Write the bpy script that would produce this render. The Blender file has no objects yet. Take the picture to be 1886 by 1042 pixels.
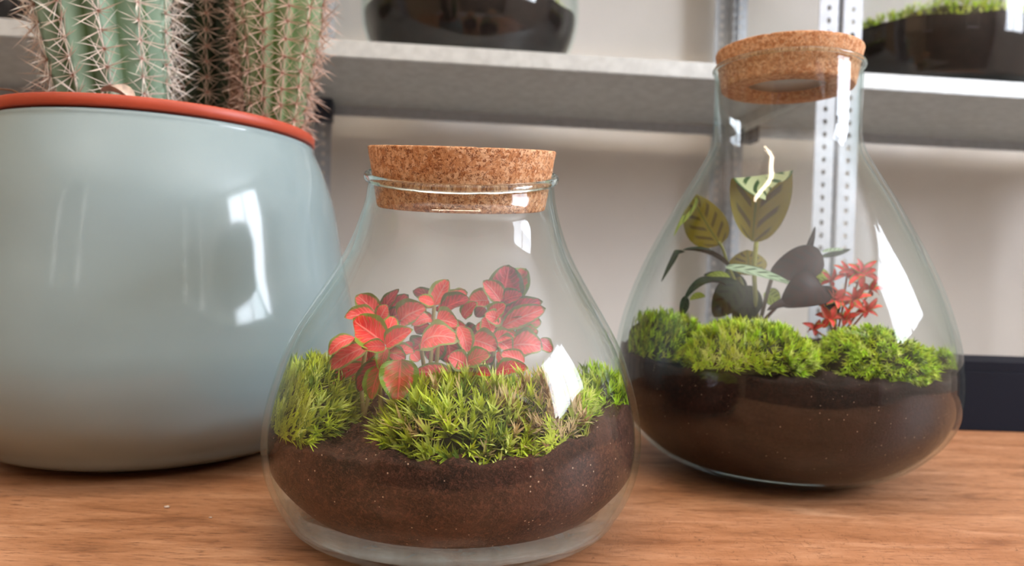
import bpy, math, random
import numpy as np
from mathutils import Vector, Matrix

# ------------------------------------------------------------------ frame, camera, light, exposure
S = 0.155                       # metres per building unit (one unit = height of the lens above the table)
sc = bpy.context.scene
COL = sc.collection
PITCH, ROLL, FPX = -0.013, -0.031, 1350.0
_f = np.array([0, math.cos(PITCH), math.sin(PITCH)])
_u = np.array([0, -math.sin(PITCH), math.cos(PITCH)])
_x = np.array([1.0, 0, 0])
CR = math.cos(ROLL) * _x - math.sin(ROLL) * _u
CU = math.sin(ROLL) * _x + math.cos(ROLL) * _u
EYE = np.array([0, 0, 1.0])
cam_data = bpy.data.cameras.new('camera')
cam_data.sensor_width = 36.0
cam_data.lens = FPX / 1886 * 36.0
cam_data.clip_start = 0.01
cam_data.dof.use_dof = True
cam_data.dof.focus_distance = 2.35 * S
cam_data.dof.aperture_fstop = 8.5
cam = bpy.data.objects.new('camera', cam_data)
M = Matrix(((CR[0], CU[0], -_f[0], 0), (CR[1], CU[1], -_f[1], 0), (CR[2], CU[2], -_f[2], S), (0, 0, 0, 1)))
cam.matrix_world = M
COL.objects.link(cam)
sc.camera = cam

sc.view_settings.view_transform = 'Standard'
sc.view_settings.look = 'None'
sc.view_settings.gamma = 1.0
sc.view_settings.use_curve_mapping = False
sc.view_settings.exposure = 0.80
sc.cycles.transparent_max_bounces = 40
sc.cycles.max_bounces = 10
sc.cycles.sample_clamp_indirect = 6.0
sc.cycles.use_denoising = True

world = bpy.data.worlds.new('daylight')
sc.world = world
world.use_nodes = True
wn = world.node_tree.nodes
wn['Background'].inputs[0].default_value = (0.62, 0.75, 1.0, 1)
wn['Background'].inputs[1].default_value = 2.5

YAW = math.radians(6.07)        # the shelves, walls and windows are turned by this much against the table
EX = np.array([math.cos(YAW), math.sin(YAW), 0]); EY = np.array([-math.sin(YAW), math.cos(YAW), 0]); EZ = np.array([0, 0, 1.0])


def room(a, b, z):              # room frame -> building units
    return EX * a + EY * b + EZ * z


def area_light(name, pos, target, sx, sy, power, color, spread=180):
    l = bpy.data.lights.new(name, 'AREA'); l.shape = 'RECTANGLE'
    l.size, l.size_y = sx * S, sy * S
    l.energy = power; l.color = color; l.spread = math.radians(spread)
    o = bpy.data.objects.new(name, l); COL.objects.link(o)
    p = Vector(pos) * S; t = Vector(target) * S
    o.location = p
    o.rotation_euler = (t - p).to_track_quat('-Z', 'Y').to_euler()
    return o


RW = 13.4                       # right wall, room units
WIN_A = (-4.8, 1.9, 4.0, 10.3)   # window in the right wall: b0, b1, z0, z1
REAR = -11.5
LW = -13.0
CEIL = 11.0
FLOOR = -4.85
c = room(RW + 0.5, (WIN_A[0] + WIN_A[1]) / 2, (WIN_A[2] + WIN_A[3]) / 2)
area_light('window_daylight', c, c - EX * 5, WIN_A[1] - WIN_A[0], WIN_A[3] - WIN_A[2], 40.0, (0.88, 0.92, 1.0))
FILL_LIGHTS = (room(-6.0, -4.8, 4.4), room(5.5, -4.8, 4.4))     # added unseen lamps that bounce soft fill off the ceiling
for c in FILL_LIGHTS:
    area_light('added_fill_glow', c + EZ * 0.05, c + EZ * 5, 2.6, 0.9, 17.0, (1.0, 0.975, 0.94))

# ------------------------------------------------------------------ helpers
rng = np.random.default_rng(7)
random.seed(7)


def at(px, py, depth):          # a point of the photograph at a distance, in building units
    d = _f + CR * ((px - 943) / FPX) + CU * ((521 - py) / FPX)
    return EYE + d * (depth / d[1])


def mesh_obj(name, verts, faces, mat, parent=None, origin=(0, 0, 0), smooth=True, uvs=None, cols=None):
    """verts in building units (world); stored relative to origin, in metres"""
    v = (np.asarray(verts, float) - np.asarray(origin, float)) * S
    me = bpy.data.meshes.new(name)
    me.from_pydata(v.tolist(), [], faces if isinstance(faces, list) else faces.tolist())
    me.update()
    if smooth:
        me.polygons.foreach_set('use_smooth', [True] * len(me.polygons))
    if uvs is not None:
        lay = me.uv_layers.new(name='UVMap')
        li = np.empty(len(me.loops), dtype=np.int32); me.loops.foreach_get('vertex_index', li)
        lay.data.foreach_set('uv', np.asarray(uvs, float)[li].ravel())
    if cols is not None:
        a = me.color_attributes.new('tint', 'FLOAT_COLOR', 'POINT')
        cc = np.ones((len(v), 4)); cc[:, :3] = cols
        a.data.foreach_set('color', cc.ravel())
    if mat is not None:
        me.materials.append(mat)
    o = bpy.data.objects.new(name, me)
    COL.objects.link(o)
    if parent is not None:
        o.parent = parent
        o.location = (Vector(origin) * S) - Vector(parent['org'])
    else:
        o.location = Vector(origin) * S
    o['org_'] = 0; del o['org_']
    return o


def thing(name, label, cat, origin=(0, 0, 0), group=None):
    o = bpy.data.objects.new(name, None)
    COL.objects.link(o)
    o.location = Vector(origin) * S
    o['org'] = [float(k) * S for k in origin]
    o['label'] = label; o['category'] = cat
    if group: o['group'] = group
    o.empty_display_size = 0.02
    return o


def tag(o, label, cat, group=None, kind=None):
    o['label'] = label; o['category'] = cat
    if group: o['group'] = group
    if kind: o['kind'] = kind
    return o


def structure(o):
    o['kind'] = 'structure'
    return o


class MB:
    def __init__(s): s.v = []; s.f = []; s.n = 0; s.uv = []; s.c = []
    def add(s, v, f, uv=None, c=None):
        v = np.asarray(v, float)
        s.v.append(v); s.f += [[i + s.n for i in q] for q in f]; s.n += len(v)
        if uv is not None: s.uv.append(np.asarray(uv, float))
        if c is not None: s.c.append(np.broadcast_to(np.asarray(c, float), (len(v), 3)))
        return s
    def box(s, o, a, b, c):      # corner o and edge vectors
        o, a, b, c = [np.asarray(k, float) for k in (o, a, b, c)]
        v = [o, o + a, o + a + b, o + b, o + c, o + a + c, o + a + b + c, o + b + c]
        return s.add(v, [[0, 3, 2, 1], [4, 5, 6, 7], [0, 1, 5, 4], [1, 2, 6, 5], [2, 3, 7, 6], [3, 0, 4, 7]])
    def tube(s, pts, rad, n=8, c=None, cap=True):
        pts = np.asarray(pts, float); k = len(pts)
        rad = np.broadcast_to(np.asarray(rad, float), (k,))
        T = np.gradient(pts, axis=0); T /= np.linalg.norm(T, axis=1)[:, None] + 1e-12
        ref = np.array([0.31, 0.52, 0.79]); v = []
        for i in range(k):
            a = np.cross(T[i], ref); a /= np.linalg.norm(a) + 1e-12; b = np.cross(T[i], a)
            ph = np.arange(n) * 2 * np.pi / n
            v.append(pts[i] + rad[i] * (np.cos(ph)[:, None] * a + np.sin(ph)[:, None] * b))
        v = np.concatenate(v)
        f = [[i * n + j, i * n + (j + 1) % n, (i + 1) * n + (j + 1) % n, (i + 1) * n + j] for i in range(k - 1) for j in range(n)]
        if cap: f += [list(range(n))[::-1], [(k - 1) * n + j for j in range(n)]]
        return s.add(v, f, c=c)
    def build(s, name, mat, parent=None, origin=(0, 0, 0), smooth=True):
        return mesh_obj(name, np.concatenate(s.v), s.f, mat, parent, origin, smooth,
                        np.concatenate(s.uv) if s.uv else None, np.concatenate(s.c) if s.c else None)


def lathe(prof, cx, cy, n=96, closed=False):
    """prof: list of (r, z) from start to end; returns verts, faces"""
    prof = np.asarray(prof, float); k = len(prof)
    ph = np.arange(n) * 2 * np.pi / n
    v = np.stack([cx + prof[:, 0][:, None] * np.cos(ph), cy + prof[:, 0][:, None] * np.sin(ph), np.repeat(prof[:, 1][:, None], n, 1)], -1).reshape(-1, 3)
    f = []
    for i in range(k - 1):
        for j in range(n):
            f.append([i * n + j, i * n + (j + 1) % n, (i + 1) * n + (j + 1) % n, (i + 1) * n + j])
    if closed:
        for j in range(n):
            f.append([(k - 1) * n + j, (k - 1) * n + (j + 1) % n, (j + 1) % n, j])
    return v, f


def bevel(o, w, seg=2):
    m = o.modifiers.new('bevel', 'BEVEL'); m.width = w * S; m.segments = seg; m.limit_method = 'ANGLE'
    m.angle_limit = math.radians(40)
    w2 = o.modifiers.new('normals', 'WEIGHTED_NORMAL')
    return o


ZF = np.array([0, .03, .08, .15, .23, .32, .42, .52, .62, .7, .77, .83, .88, .94, 1.])


def profile(rad, zt, n=90):
    rad = np.asarray(rad, float); z = ZF * zt; m = np.gradient(rad, z); m[0] = (rad[1] - rad[0]) / (z[1] - z[0])
    zz = np.linspace(0, 1, n) ** 1.3 * zt
    i = np.clip(np.searchsorted(z, zz, side='right') - 1, 0, len(z) - 2)
    h = z[i + 1] - z[i]; s = (zz - z[i]) / h
    r = (2*s**3-3*s**2+1)*rad[i] + (s**3-2*s**2+s)*h*m[i] + (-2*s**3+3*s**2)*rad[i+1] + (s**3-s**2)*h*m[i+1]
    if zt == 2.109: r = sharpen(r, zz)
    return r, zz


# ------------------------------------------------------------------ materials
def newmat(name):
    m = bpy.data.materials.new(name); m.use_nodes = True
    nt = m.node_tree
    for n in list(nt.nodes): nt.nodes.remove(n)
    out = nt.nodes.new('ShaderNodeOutputMaterial')
    return m, nt, out


class N:
    """tiny node helper"""
    def __init__(s, nt): s.nt = nt
    def __call__(s, typ, props=None, **ins):
        n = s.nt.nodes.new('ShaderNode' + typ)
        for k, v in (props or {}).items(): setattr(n, k, v)
        for k, v in ins.items():
            key = int(k[1:]) if k[0] == '_' and k[1:].isdigit() else k.replace('_', ' ')
            if isinstance(v, bpy.types.NodeSocket): s.nt.links.new(v, n.inputs[key])
            else: n.inputs[key].default_value = v
        return n
    def ramp(s, fac, stops, interp='LINEAR'):
        n = s.nt.nodes.new('ShaderNodeValToRGB'); s.nt.links.new(fac, n.inputs[0])
        cr = n.color_ramp; cr.interpolation = interp
        while len(cr.elements) < len(stops): cr.elements.new(0.5)
        for e, (p, c) in zip(cr.elements, stops):
            e.position = p; e.color = (*c, 1) if len(c) == 3 else c
        return n.outputs[0]
    def math(s, op, a, b=0.0, c=None, clamp=False):
        n = s.nt.nodes.new('ShaderNodeMath'); n.operation = op; n.use_clamp = clamp
        for i, v in enumerate((a, b, c)):
            if v is None: continue
            if isinstance(v, bpy.types.NodeSocket): s.nt.links.new(v, n.inputs[i])
            else: n.inputs[i].default_value = v
        return n.outputs[0]
    def mix(s, fac, a, b, blend='MIX'):
        n = s.nt.nodes.new('ShaderNodeMix'); n.data_type = 'RGBA'; n.blend_type = blend
        for i, v in ((0, fac), (6, a), (7, b)):
            if isinstance(v, bpy.types.NodeSocket): s.nt.links.new(v, n.inputs[i])
            else: n.inputs[i].default_value = (*v, 1) if isinstance(v, tuple) and len(v) == 3 else v
        return n.outputs[2]
    def smooth(s, x, a, b):
        n = s.nt.nodes.new('ShaderNodeMapRange'); n.interpolation_type = 'SMOOTHSTEP'
        s.nt.links.new(x, n.inputs[0]); n.inputs[1].default_value = a; n.inputs[2].default_value = b
        return n.outputs[0]


def srgb(r, g, b):
    def f(c):
        c /= 255
        return c / 12.92 if c <= 0.04045 else ((c + 0.055) / 1.055) ** 2.4
    return (f(r), f(g), f(b))


def simple(name, col, rough=0.6, metal=0.0, noise=0.0, scale=40, bump=0.0, coat=0.0, spec=0.5):
    m, nt, out = newmat(name); n = N(nt)
    tc = n('TexCoord').outputs['Object']
    p = n('BsdfPrincipled', Roughness=rough, Metallic=metal)
    p.inputs['Specular IOR Level'].default_value = spec
    p.inputs['Coat Weight'].default_value = coat
    nz = n('TexNoise', Vector=tc, Scale=scale, Detail=5.0).outputs[0]
    if noise:
        c = n.mix(n.smooth(nz, 0.3, 0.7), tuple(k * (1 - noise) for k in col), tuple(min(1, k * (1 + noise)) for k in col))
        nt.links.new(c, p.inputs['Base Color'])
    else:
        p.inputs['Base Color'].default_value = (*col, 1)
    if bump:
        b = n('Bump', Strength=bump, Distance=0.001, Height=nz)
        nt.links.new(b.outputs[0], p.inputs['Normal'])
    nt.links.new(p.outputs[0], out.inputs[0])
    return m


def glass_mat(name, tint=(0.80, 0.90, 0.88), haze=None, refl=0.6):
    """clear blown glass wall: see-through with Fresnel mirror reflection, condensation film and painted refraction streaks where the haze function says"""
    m, nt, out = newmat(name); n = N(nt)
    g = n('NewGeometry')
    dt = n('VectorMath', {'operation': 'DOT_PRODUCT'}, _0=g.outputs['Incoming'], _1=g.outputs['Normal']).outputs['Value']
    c = n.math('ABSOLUTE', dt)
    om = n.math('SUBTRACT', 1.0, c)
    fr = n.math('ADD', n.math('MULTIPLY', n.math('POWER', om, 5.0), 0.95 * refl), 0.045 * refl)
    tc = n('TexCoord').outputs['Object']
    wob = n('TexNoise', Vector=tc, Scale=14.0, Detail=1.0).outputs[0]
    bm = n('Bump', Strength=0.12, Distance=0.004, Height=wob)
    gl = n('BsdfGlossy', Roughness=0.015, Color=(1, 1, 1, 1), Normal=bm.outputs[0])
    tr_col = n.mix(n.math('POWER', om, 3.0), (0.985, 0.992, 0.99), tint)
    tr = n('BsdfTransparent', Color=tr_col)
    sh = tr.outputs[0]
    if haze is not None:
        h = haze(n, tc)
        df = n('BsdfDiffuse', Color=(0.9, 0.93, 0.93, 1)); tl = n('BsdfTranslucent', Color=(0.9, 0.93, 0.93, 1))
        mx = n('MixShader', _0=0.5, _1=df.outputs[0], _2=tl.outputs[0])
        sh = n('MixShader', _0=h, _1=sh, _2=mx.outputs[0]).outputs[0]
    fin = n('MixShader', _0=fr, _1=sh, _2=gl.outputs[0])
    nt.links.new(fin.outputs[0], out.inputs[0])
    return m


def haze_front(n, tc):
    sep = n('SeparateXYZ', Vector=tc)
    z = sep.outputs[2]
    band = n.math('MULTIPLY', n.smooth(z, 0.40 * S, 0.62 * S), n.math('SUBTRACT', 1.0, n.smooth(z, 0.80 * S, 1.06 * S)))
    nz = n('TexNoise', Vector=tc, Scale=22.0, Detail=4.0).outputs[0]
    fine = n('TexNoise', Vector=tc, Scale=900.0, Detail=1.0).outputs[0]
    a = n.math('MULTIPLY', band, n.smooth(nz, 0.38, 0.68))
    mp = n('Mapping', Vector=tc); mp.inputs['Scale'].default_value = (24, 24, 150)
    sk = n('TexNoise', Vector=mp.outputs[0], Scale=1.0, Detail=4.0, Roughness=0.65, Distortion=1.5).outputs[0]
    low = n.math('SUBTRACT', 1.0, n.smooth(z, 0.02 * S, 0.24 * S))
    b = n.math('MULTIPLY', low, n.math('ADD', n.math('MULTIPLY', n.smooth(sk, 0.46, 0.64), 0.28), 0.03))  # pale streaks painted at the base, standing in for refraction in thick glass
    return n.math('ADD', b, n.math('ADD', n.math('MULTIPLY', a, n.math('MULTIPLY', n.smooth(fine, 0.3, 0.7), 0.028)), 0.0005))


def haze_tall(n, tc):
    sep = n('SeparateXYZ', Vector=tc)
    z = sep.outputs[2]
    st = n('Mapping', Vector=tc); st.inputs['Scale'].default_value = (60, 60, 9)
    nz = n('TexNoise', Vector=st.outputs[0], Scale=1.0, Detail=3.0).outputs[0]
    fine = n('TexVoronoi', Vector=tc, Scale=420.0).outputs['Distance']
    band = n.math('MULTIPLY', n.smooth(z, 0.9 * S, 1.7 * S), n.math('SUBTRACT', 1.0, n.smooth(z, 1.95 * S, 2.05 * S)))
    drop = n.math('SUBTRACT', 1.0, n.smooth(fine, 0.2, 0.45))
    a = n.math('MULTIPLY', n.math('MULTIPLY', band, n.smooth(nz, 0.52, 0.72)), drop)
    return n.math('ADD', n.math('MULTIPLY', a, 0.08), 0.0005)


def cork_mat(name, grain, contrast):
    m, nt, out = newmat(name); n = N(nt)
    tc = n('TexCoord').outputs['Object']
    w = n('TexNoise', Vector=tc, Scale=grain * 1.2, Detail=3.0)
    wv = n('VectorMath', {'operation': 'MULTIPLY_ADD'}, _0=w.outputs['Color'], _1=(0.006, 0.006, 0.006), _2=tc).outputs[0]
    v = n('TexVoronoi', Vector=wv, Scale=grain)
    v2 = n('TexVoronoi', Vector=wv, Scale=grain * 2.6)
    cellc = n('SeparateColor', Color=v.outputs['Color']).outputs[0]
    cell2 = n('SeparateColor', Color=v2.outputs['Color']).outputs[1]
    base = n.ramp(cellc, [(0.0, srgb(186, 122, 76)), (0.45, srgb(220, 164, 118)), (1.0, srgb(240, 196, 156))])
    edge = n('TexVoronoi', {'feature': 'DISTANCE_TO_EDGE'}, Vector=wv, Scale=grain).outputs['Distance']
    e = n.math('SUBTRACT', 1.0, n.smooth(edge, 0.02, 0.16))
    nz = n('TexNoise', Vector=tc, Scale=grain * 0.9, Detail=6.0, Roughness=0.7).outputs[0]
    fleck = n.smooth(nz, 0.46, 0.60)
    dark = n.math('MAXIMUM', n.math('MULTIPLY', n.math('MULTIPLY', e, fleck), contrast), n.math('MULTIPLY', n.math('GREATER_THAN', cell2, 0.90), contrast * 0.9))
    c = n.mix(dark, base, srgb(104, 48, 20))
    fine = n('TexNoise', Vector=tc, Scale=grain * 6, Detail=2.0).outputs[0]
    c = n.mix(n.math('MULTIPLY', n.smooth(fine, 0.3, 0.7), 0.35), c, srgb(190, 122, 78))
    h = n.math('SUBTRACT', n.math('MULTIPLY', fine, 0.4), dark)
    b = n('Bump', Strength=0.5, Distance=0.0006, Height=h)
    p = n('BsdfPrincipled', Base_Color=c, Roughness=0.8, Normal=b.outputs[0])
    p.inputs['Specular IOR Level'].default_value = 0.25
    nt.links.new(p.outputs[0], out.inputs[0])
    return m


def wood_mat():
    m, nt, out = newmat('stained_table_wood'); n = N(nt)
    tc = n('TexCoord').outputs['Object']
    mp = n('Mapping', Vector=tc); mp.inputs['Scale'].default_value = (4.5, 24, 24); mp.inputs['Rotation'].default_value = (0, 0, 0.04)
    w = n('TexNoise', Vector=mp.outputs[0], Scale=2.2, Detail=6.0, Roughness=0.62, Distortion=0.7).outputs[0]
    mp2 = n('Mapping', Vector=tc); mp2.inputs['Scale'].default_value = (15, 100, 60)
    fine = n('TexNoise', Vector=mp2.outputs[0], Scale=5.0, Detail=5.0, Roughness=0.7, Distortion=0.25).outputs[0]
    blot = n('TexNoise', Vector=tc, Scale=6.5, Detail=4.0).outputs[0]
    c = n.ramp(w, [(0.28, srgb(124, 80, 52)), (0.44, srgb(168, 116, 80)), (0.58, srgb(184, 132, 96)), (0.75, srgb(206, 158, 122))])
    c = n.mix(n.math('MULTIPLY', n.smooth(fine, 0.52, 0.66), 0.75), c, srgb(110, 70, 46))
    c = n.mix(n.math('MULTIPLY', n.smooth(fine, 0.46, 0.30), 0.30), c, srgb(222, 176, 140))
    c = n.mix(n.math('MULTIPLY', n.smooth(blot, 0.45, 0.7), 0.28), c, srgb(150, 92, 56))
    # fine scratches across the grain
    mp3 = n('Mapping', Vector=tc); mp3.inputs['Scale'].default_value = (20, 7, 1); mp3.inputs['Rotation'].default_value = (0, 0, 0.7)
    sn = n('TexNoise', Vector=mp3.outputs[0], Scale=6.0, Detail=3.0, Distortion=1.2).outputs[0]
    cut = n.math('LESS_THAN', n.math('ABSOLUTE', n.math('SUBTRACT', sn, 0.5)), 0.004)
    c = n.mix(n.math('MULTIPLY', cut, n.math('MULTIPLY', n.smooth(blot, 0.5, 0.6), 0.55)), c, srgb(84, 48, 28))
    b = n('Bump', Strength=0.25, Distance=0.0006, Height=n.math('SUBTRACT', w, n.math('MULTIPLY', n.smooth(fine, 0.5, 0.7), 0.5)))
    p = n('BsdfPrincipled', Base_Color=c, Roughness=0.50, Normal=b.outputs[0])
    p.inputs['Specular IOR Level'].default_value = 0.35
    nt.links.new(p.outputs[0], out.inputs[0])
    return m


def soil_mat(name, dark, light, speck):
    m, nt, out = newmat(name); n = N(nt)
    tc = n('TexCoord').outputs['Object']
    a = n('TexNoise', Vector=tc, Scale=38.0, Detail=6.0, Roughness=0.7).outputs[0]
    f = n('TexNoise', Vector=tc, Scale=520.0, Detail=3.0, Roughness=0.7, Distortion=0.8).outputs[0]
    c = n.mix(n.smooth(a, 0.35, 0.7), dark, tuple(0.5 * (p + q) for p, q in zip(dark, light)))
    c = n.mix(n.math('MULTIPLY', n.smooth(f, 0.48, 0.66), 0.85), c, light)
    v = n('TexVoronoi', Vector=tc, Scale=520.0)
    cc = n('SeparateColor', Color=v.outputs['Color']).outputs[0]
    sp = n.math('MULTIPLY', n.math('GREATER_THAN', cc, 0.955), n.math('LESS_THAN', v.outputs['Distance'], 0.22))
    fib = n('TexNoise', Vector=tc, Scale=210.0, Detail=4.0, Roughness=0.75, Distortion=2.5).outputs[0]
    fl = n.math('SUBTRACT', 1.0, n.smooth(n.math('ABSOLUTE', n.math('SUBTRACT', fib, 0.5)), 0.004, 0.022))
    c = n.mix(n.math('MULTIPLY', fl, 0.45 * speck), c, tuple(min(1, k * 1.9) for k in light))
    c = n.mix(n.math('MULTIPLY', sp, speck), c, srgb(200, 170, 145))
    b = n('Bump', Strength=0.7, Distance=0.001, Height=f)
    p = n('BsdfPrincipled', Base_Color=c, Roughness=0.85, Normal=b.outputs[0])
    p.inputs['Specular IOR Level'].default_value = 0.2
    nt.links.new(p.outputs[0], out.inputs[0])
    return m


def tint_mat(name, rough=0.55, trans=0.35, spec=0.3):
    """plant tissue coloured blade by blade through the mesh's colour attribute, letting some light through"""
    m, nt, out = newmat(name); n = N(nt)
    a = n('Attribute', {'attribute_name': 'tint'}).outputs['Color']
    p = n('BsdfPrincipled', Base_Color=a, Roughness=rough)
    p.inputs['Specular IOR Level'].default_value = spec
    t = n('BsdfTranslucent', Color=a)
    mx = n('MixShader', _0=trans, _1=p.outputs[0], _2=t.outputs[0])
    nt.links.new(mx.outputs[0], out.inputs[0])
    return m


def fittonia_mat(name, red, deep, edge, vein, margin=0.70):
    m, nt, out = newmat(name); n = N(nt)
    uv = n('TexCoord').outputs['UV']; sp = n('SeparateXYZ', Vector=uv)
    u = sp.outputs[0]; v = n.math('ABSOLUTE', n.math('SUBTRACT', n.math('MULTIPLY', sp.outputs[1], 2.0), 1.0))
    tc = n('TexCoord').outputs['Object']
    nz = n('TexNoise', Vector=tc, Scale=170.0, Detail=3.0).outputs[0]
    rnd = n('ObjectInfo').outputs['Random']
    c = n.mix(n.smooth(nz, 0.3, 0.7), red, deep)
    # herringbone of veins either side of the midrib
    q = n.math('SUBTRACT', n.math('MULTIPLY', u, 7.0), n.math('MULTIPLY', v, 2.3))
    q = n.math('ADD', q, n.math('MULTIPLY', nz, 1.3))
    tri = n.math('ABSOLUTE', n.math('SUBTRACT', n.math('FRACT', q), 0.5))
    vv = n.math('SUBTRACT', 1.0, n.smooth(tri, 0.03, 0.14))
    mid = n.math('SUBTRACT', 1.0, n.smooth(v, 0.02, 0.09))
    veins = n.math('MAXIMUM', n.math('MULTIPLY', vv, 0.40), n.math('MULTIPLY', mid, 0.7))
    gaps = n.smooth(tri, 0.28, 0.46)
    c = n.mix(n.math('MULTIPLY', gaps, n.math('MULTIPLY', n.smooth(v, 0.25, 0.8), 0.55)), c, edge)
    c = n.mix(veins, c, vein)
    em = n.math('MAXIMUM', n.smooth(n.math('ADD', v, n.math('MULTIPLY', n.math('SUBTRACT', nz, 0.5), 0.35)), margin, margin + 0.12), n.smooth(u, 0.90, 0.97))
    c = n.mix(em, c, edge)
    hs = n('HueSaturation', Color=c, Saturation=1.0)
    nt.links.new(n.math('ADD', n.math('MULTIPLY', rnd, 0.5), 0.88), hs.inputs['Value'])
    c = hs.outputs[0]
    b = n('Bump', Strength=0.5, Distance=0.0008, Height=veins)
    p = n('BsdfPrincipled', Base_Color=c, Roughness=0.42, Normal=b.outputs[0])
    p.inputs['Specular IOR Level'].default_value = 0.3
    t = n('BsdfTranslucent', Color=c)
    mx = n('MixShader', _0=0.3, _1=p.outputs[0], _2=t.outputs[0])
    nt.links.new(mx.outputs[0], out.inputs[0])
    return m


def calathea_mat(name, upper, stripe, under, under2, freq=5.0):
    m, nt, out = newmat(name); n = N(nt)
    uv = n('TexCoord').outputs['UV']; sp = n('SeparateXYZ', Vector=uv)
    u = sp.outputs[0]; v = n.math('ABSOLUTE', n.math('SUBTRACT', n.math('MULTIPLY', sp.outputs[1], 2.0), 1.0))
    q = n.math('SUBTRACT', n.math('MULTIPLY', u, freq), n.math('MULTIPLY', v, 1.5))
    tri = n.math('ABSOLUTE', n.math('SUBTRACT', n.math('FRACT', q), 0.5))
    st = n.math('MULTIPLY', n.math('SUBTRACT', 1.0, n.smooth(tri, 0.14, 0.22)), n.math('MULTIPLY', n.smooth(v, 0.10, 0.2), n.math('SUBTRACT', 1.0, n.smooth(v, 0.66, 0.8))))
    mid = n.math('SUBTRACT', 1.0, n.smooth(v, 0.02, 0.06))
    up = n.mix(st, upper, stripe); up = n.mix(n.smooth(v, 0.86, 0.96), up, stripe)
    un = n.mix(n.math('MULTIPLY', st, 0.8), under, under2); un = n.mix(n.math('MULTIPLY', mid, 0.5), un, stripe)
    bf = n('NewGeometry').outputs['Backfacing']
    c = n.mix(bf, up, un)
    p = n('BsdfPrincipled', Base_Color=c, Roughness=0.5)
    p.inputs['Specular IOR Level'].default_value = 0.15
    t = n('BsdfTranslucent', Color=c)
    mx = n('MixShader', _0=0.35, _1=p.outputs[0], _2=t.outputs[0])
    nt.links.new(mx.outputs[0], out.inputs[0])
    return m


MAT = {}
MAT['wall'] = simple('cream_painted_wall', srgb(228, 221, 213), 0.8, noise=0.03, scale=4, bump=0.05)
MAT['side_wall'] = simple('warm_painted_wall', srgb(168, 142, 112), 0.85)
MAT['rear_wall'] = simple('brown_grey_rear_wall', srgb(120, 104, 90), 0.85)
MAT['ceiling'] = simple('ceiling_paint', srgb(240, 238, 234), 0.9)
MAT['floor'] = simple('grey_brown_floor', srgb(190, 180, 170), 0.6, noise=0.08, scale=5)
MAT['frame'] = simple('white_window_frame', srgb(235, 235, 235), 0.4)
MAT['wood'] = wood_mat()
MAT['black'] = simple('navy_black_board', srgb(12, 16, 30), 0.7, spec=0.2, noise=0.12, scale=9)
MAT['zinc'] = simple('galvanised_steel', srgb(192, 194, 192), 0.5, metal=0.3, noise=0.10, scale=60)
MAT['post'] = simple('zinc_plated_post', srgb(180, 184, 190), 0.5, metal=0.3, noise=0.06, scale=80)
MAT['clip'] = simple('dark_blue_plastic', srgb(38, 46, 62), 0.5)
MAT['glaze'] = simple('pale_sage_glaze', srgb(138, 154, 156), 0.1, noise=0.03, scale=10, coat=0.0, spec=0.4)
MAT['terracotta'] = simple('terracotta_plastic', srgb(178, 70, 44), 0.45, noise=0.06, scale=30)
MAT['cork_fine'] = cork_mat('coarse_cork', 440.0, 1.0)
MAT['cork_soft'] = cork_mat('fine_cork', 430.0, 0.55)
MAT['soil1'] = soil_mat('brown_peat', srgb(26, 13, 9), srgb(96, 60, 46), 1.0)
MAT['soil2'] = soil_mat('dark_peat', srgb(16, 8, 6), srgb(52, 28, 20), 0.5)
MAT['soil3'] = soil_mat('black_peat', srgb(14, 9, 8), srgb(42, 26, 20), 0.1)
MAT['moss'] = tint_mat('moss_blades', 0.6, 0.35)
MAT['mound'] = simple('moss_under_layer', srgb(58, 56, 22), 0.9, noise=0.4, scale=200, bump=0.6)
MAT['spine'] = tint_mat('cactus_spines', 0.5, 0.15)
MAT['tissue'] = tint_mat('stem_tissue', 0.5, 0.15)
MAT['glass1'] = glass_mat('clear_glass_front', haze=haze_front)
MAT['glass2'] = glass_mat('clear_glass_tall', haze=haze_tall)
MAT['glass3'] = glass_mat('clear_glass_plain')
MAT['fit_bright'] = fittonia_mat('fittonia_bright', srgb(246, 58, 50), srgb(222, 34, 38), srgb(132, 152, 50), srgb(255, 140, 124))
MAT['fit_pink'] = fittonia_mat('fittonia_pink', srgb(252, 104, 100), srgb(228, 66, 72), srgb(134, 144, 78), srgb(250, 168, 158))
MAT['fit_dark'] = fittonia_mat('fittonia_dark', srgb(196, 50, 62), srgb(134, 36, 48), srgb(84, 92, 46), srgb(232, 84, 94), 0.7)
MAT['fit_green'] = fittonia_mat('fittonia_green', srgb(206, 84, 66), srgb(140, 110, 50), srgb(112, 138, 34), srgb(234, 96, 88), 0.66)
MAT['fit_small'] = fittonia_mat('fittonia_small', srgb(214, 66, 62), srgb(168, 60, 44), srgb(120, 92, 44), srgb(236, 110, 96), 0.8)
MAT['cal_olive'] = calathea_mat('calathea_olive', srgb(196, 208, 160), srgb(46, 84, 34), srgb(132, 118, 18), srgb(74, 58, 10))
MAT['cal_dark'] = calathea_mat('calathea_dark', srgb(40, 56, 30), srgb(20, 30, 16), srgb(58, 42, 30), srgb(34, 24, 20))
MAT['cal_purple'] = calathea_mat('calathea_purple', srgb(50, 22, 20), srgb(30, 12, 12), srgb(54, 20, 18), srgb(32, 12, 12))
MAT['cal_silver'] = calathea_mat('calathea_silver', srgb(168, 190, 158), srgb(44, 76, 44), srgb(160, 182, 150), srgb(44, 76, 44), 6.0)
MAT['cal_lime'] = calathea_mat('calathea_lime', srgb(170, 186, 80), srgb(104, 128, 40), srgb(164, 178, 74), srgb(104, 124, 40))
MAT['dry'] = simple('dry_plant_matter', srgb(216, 198, 186), 0.7, noise=0.2, scale=200)

# ------------------------------------------------------------------ the room
BACK = 10.35                    # back wall distance along EY
def slab(name, o, a, b, c, mat):
    return structure(MB().box(o, a, b, c).build(name, mat, smooth=False))


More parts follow.
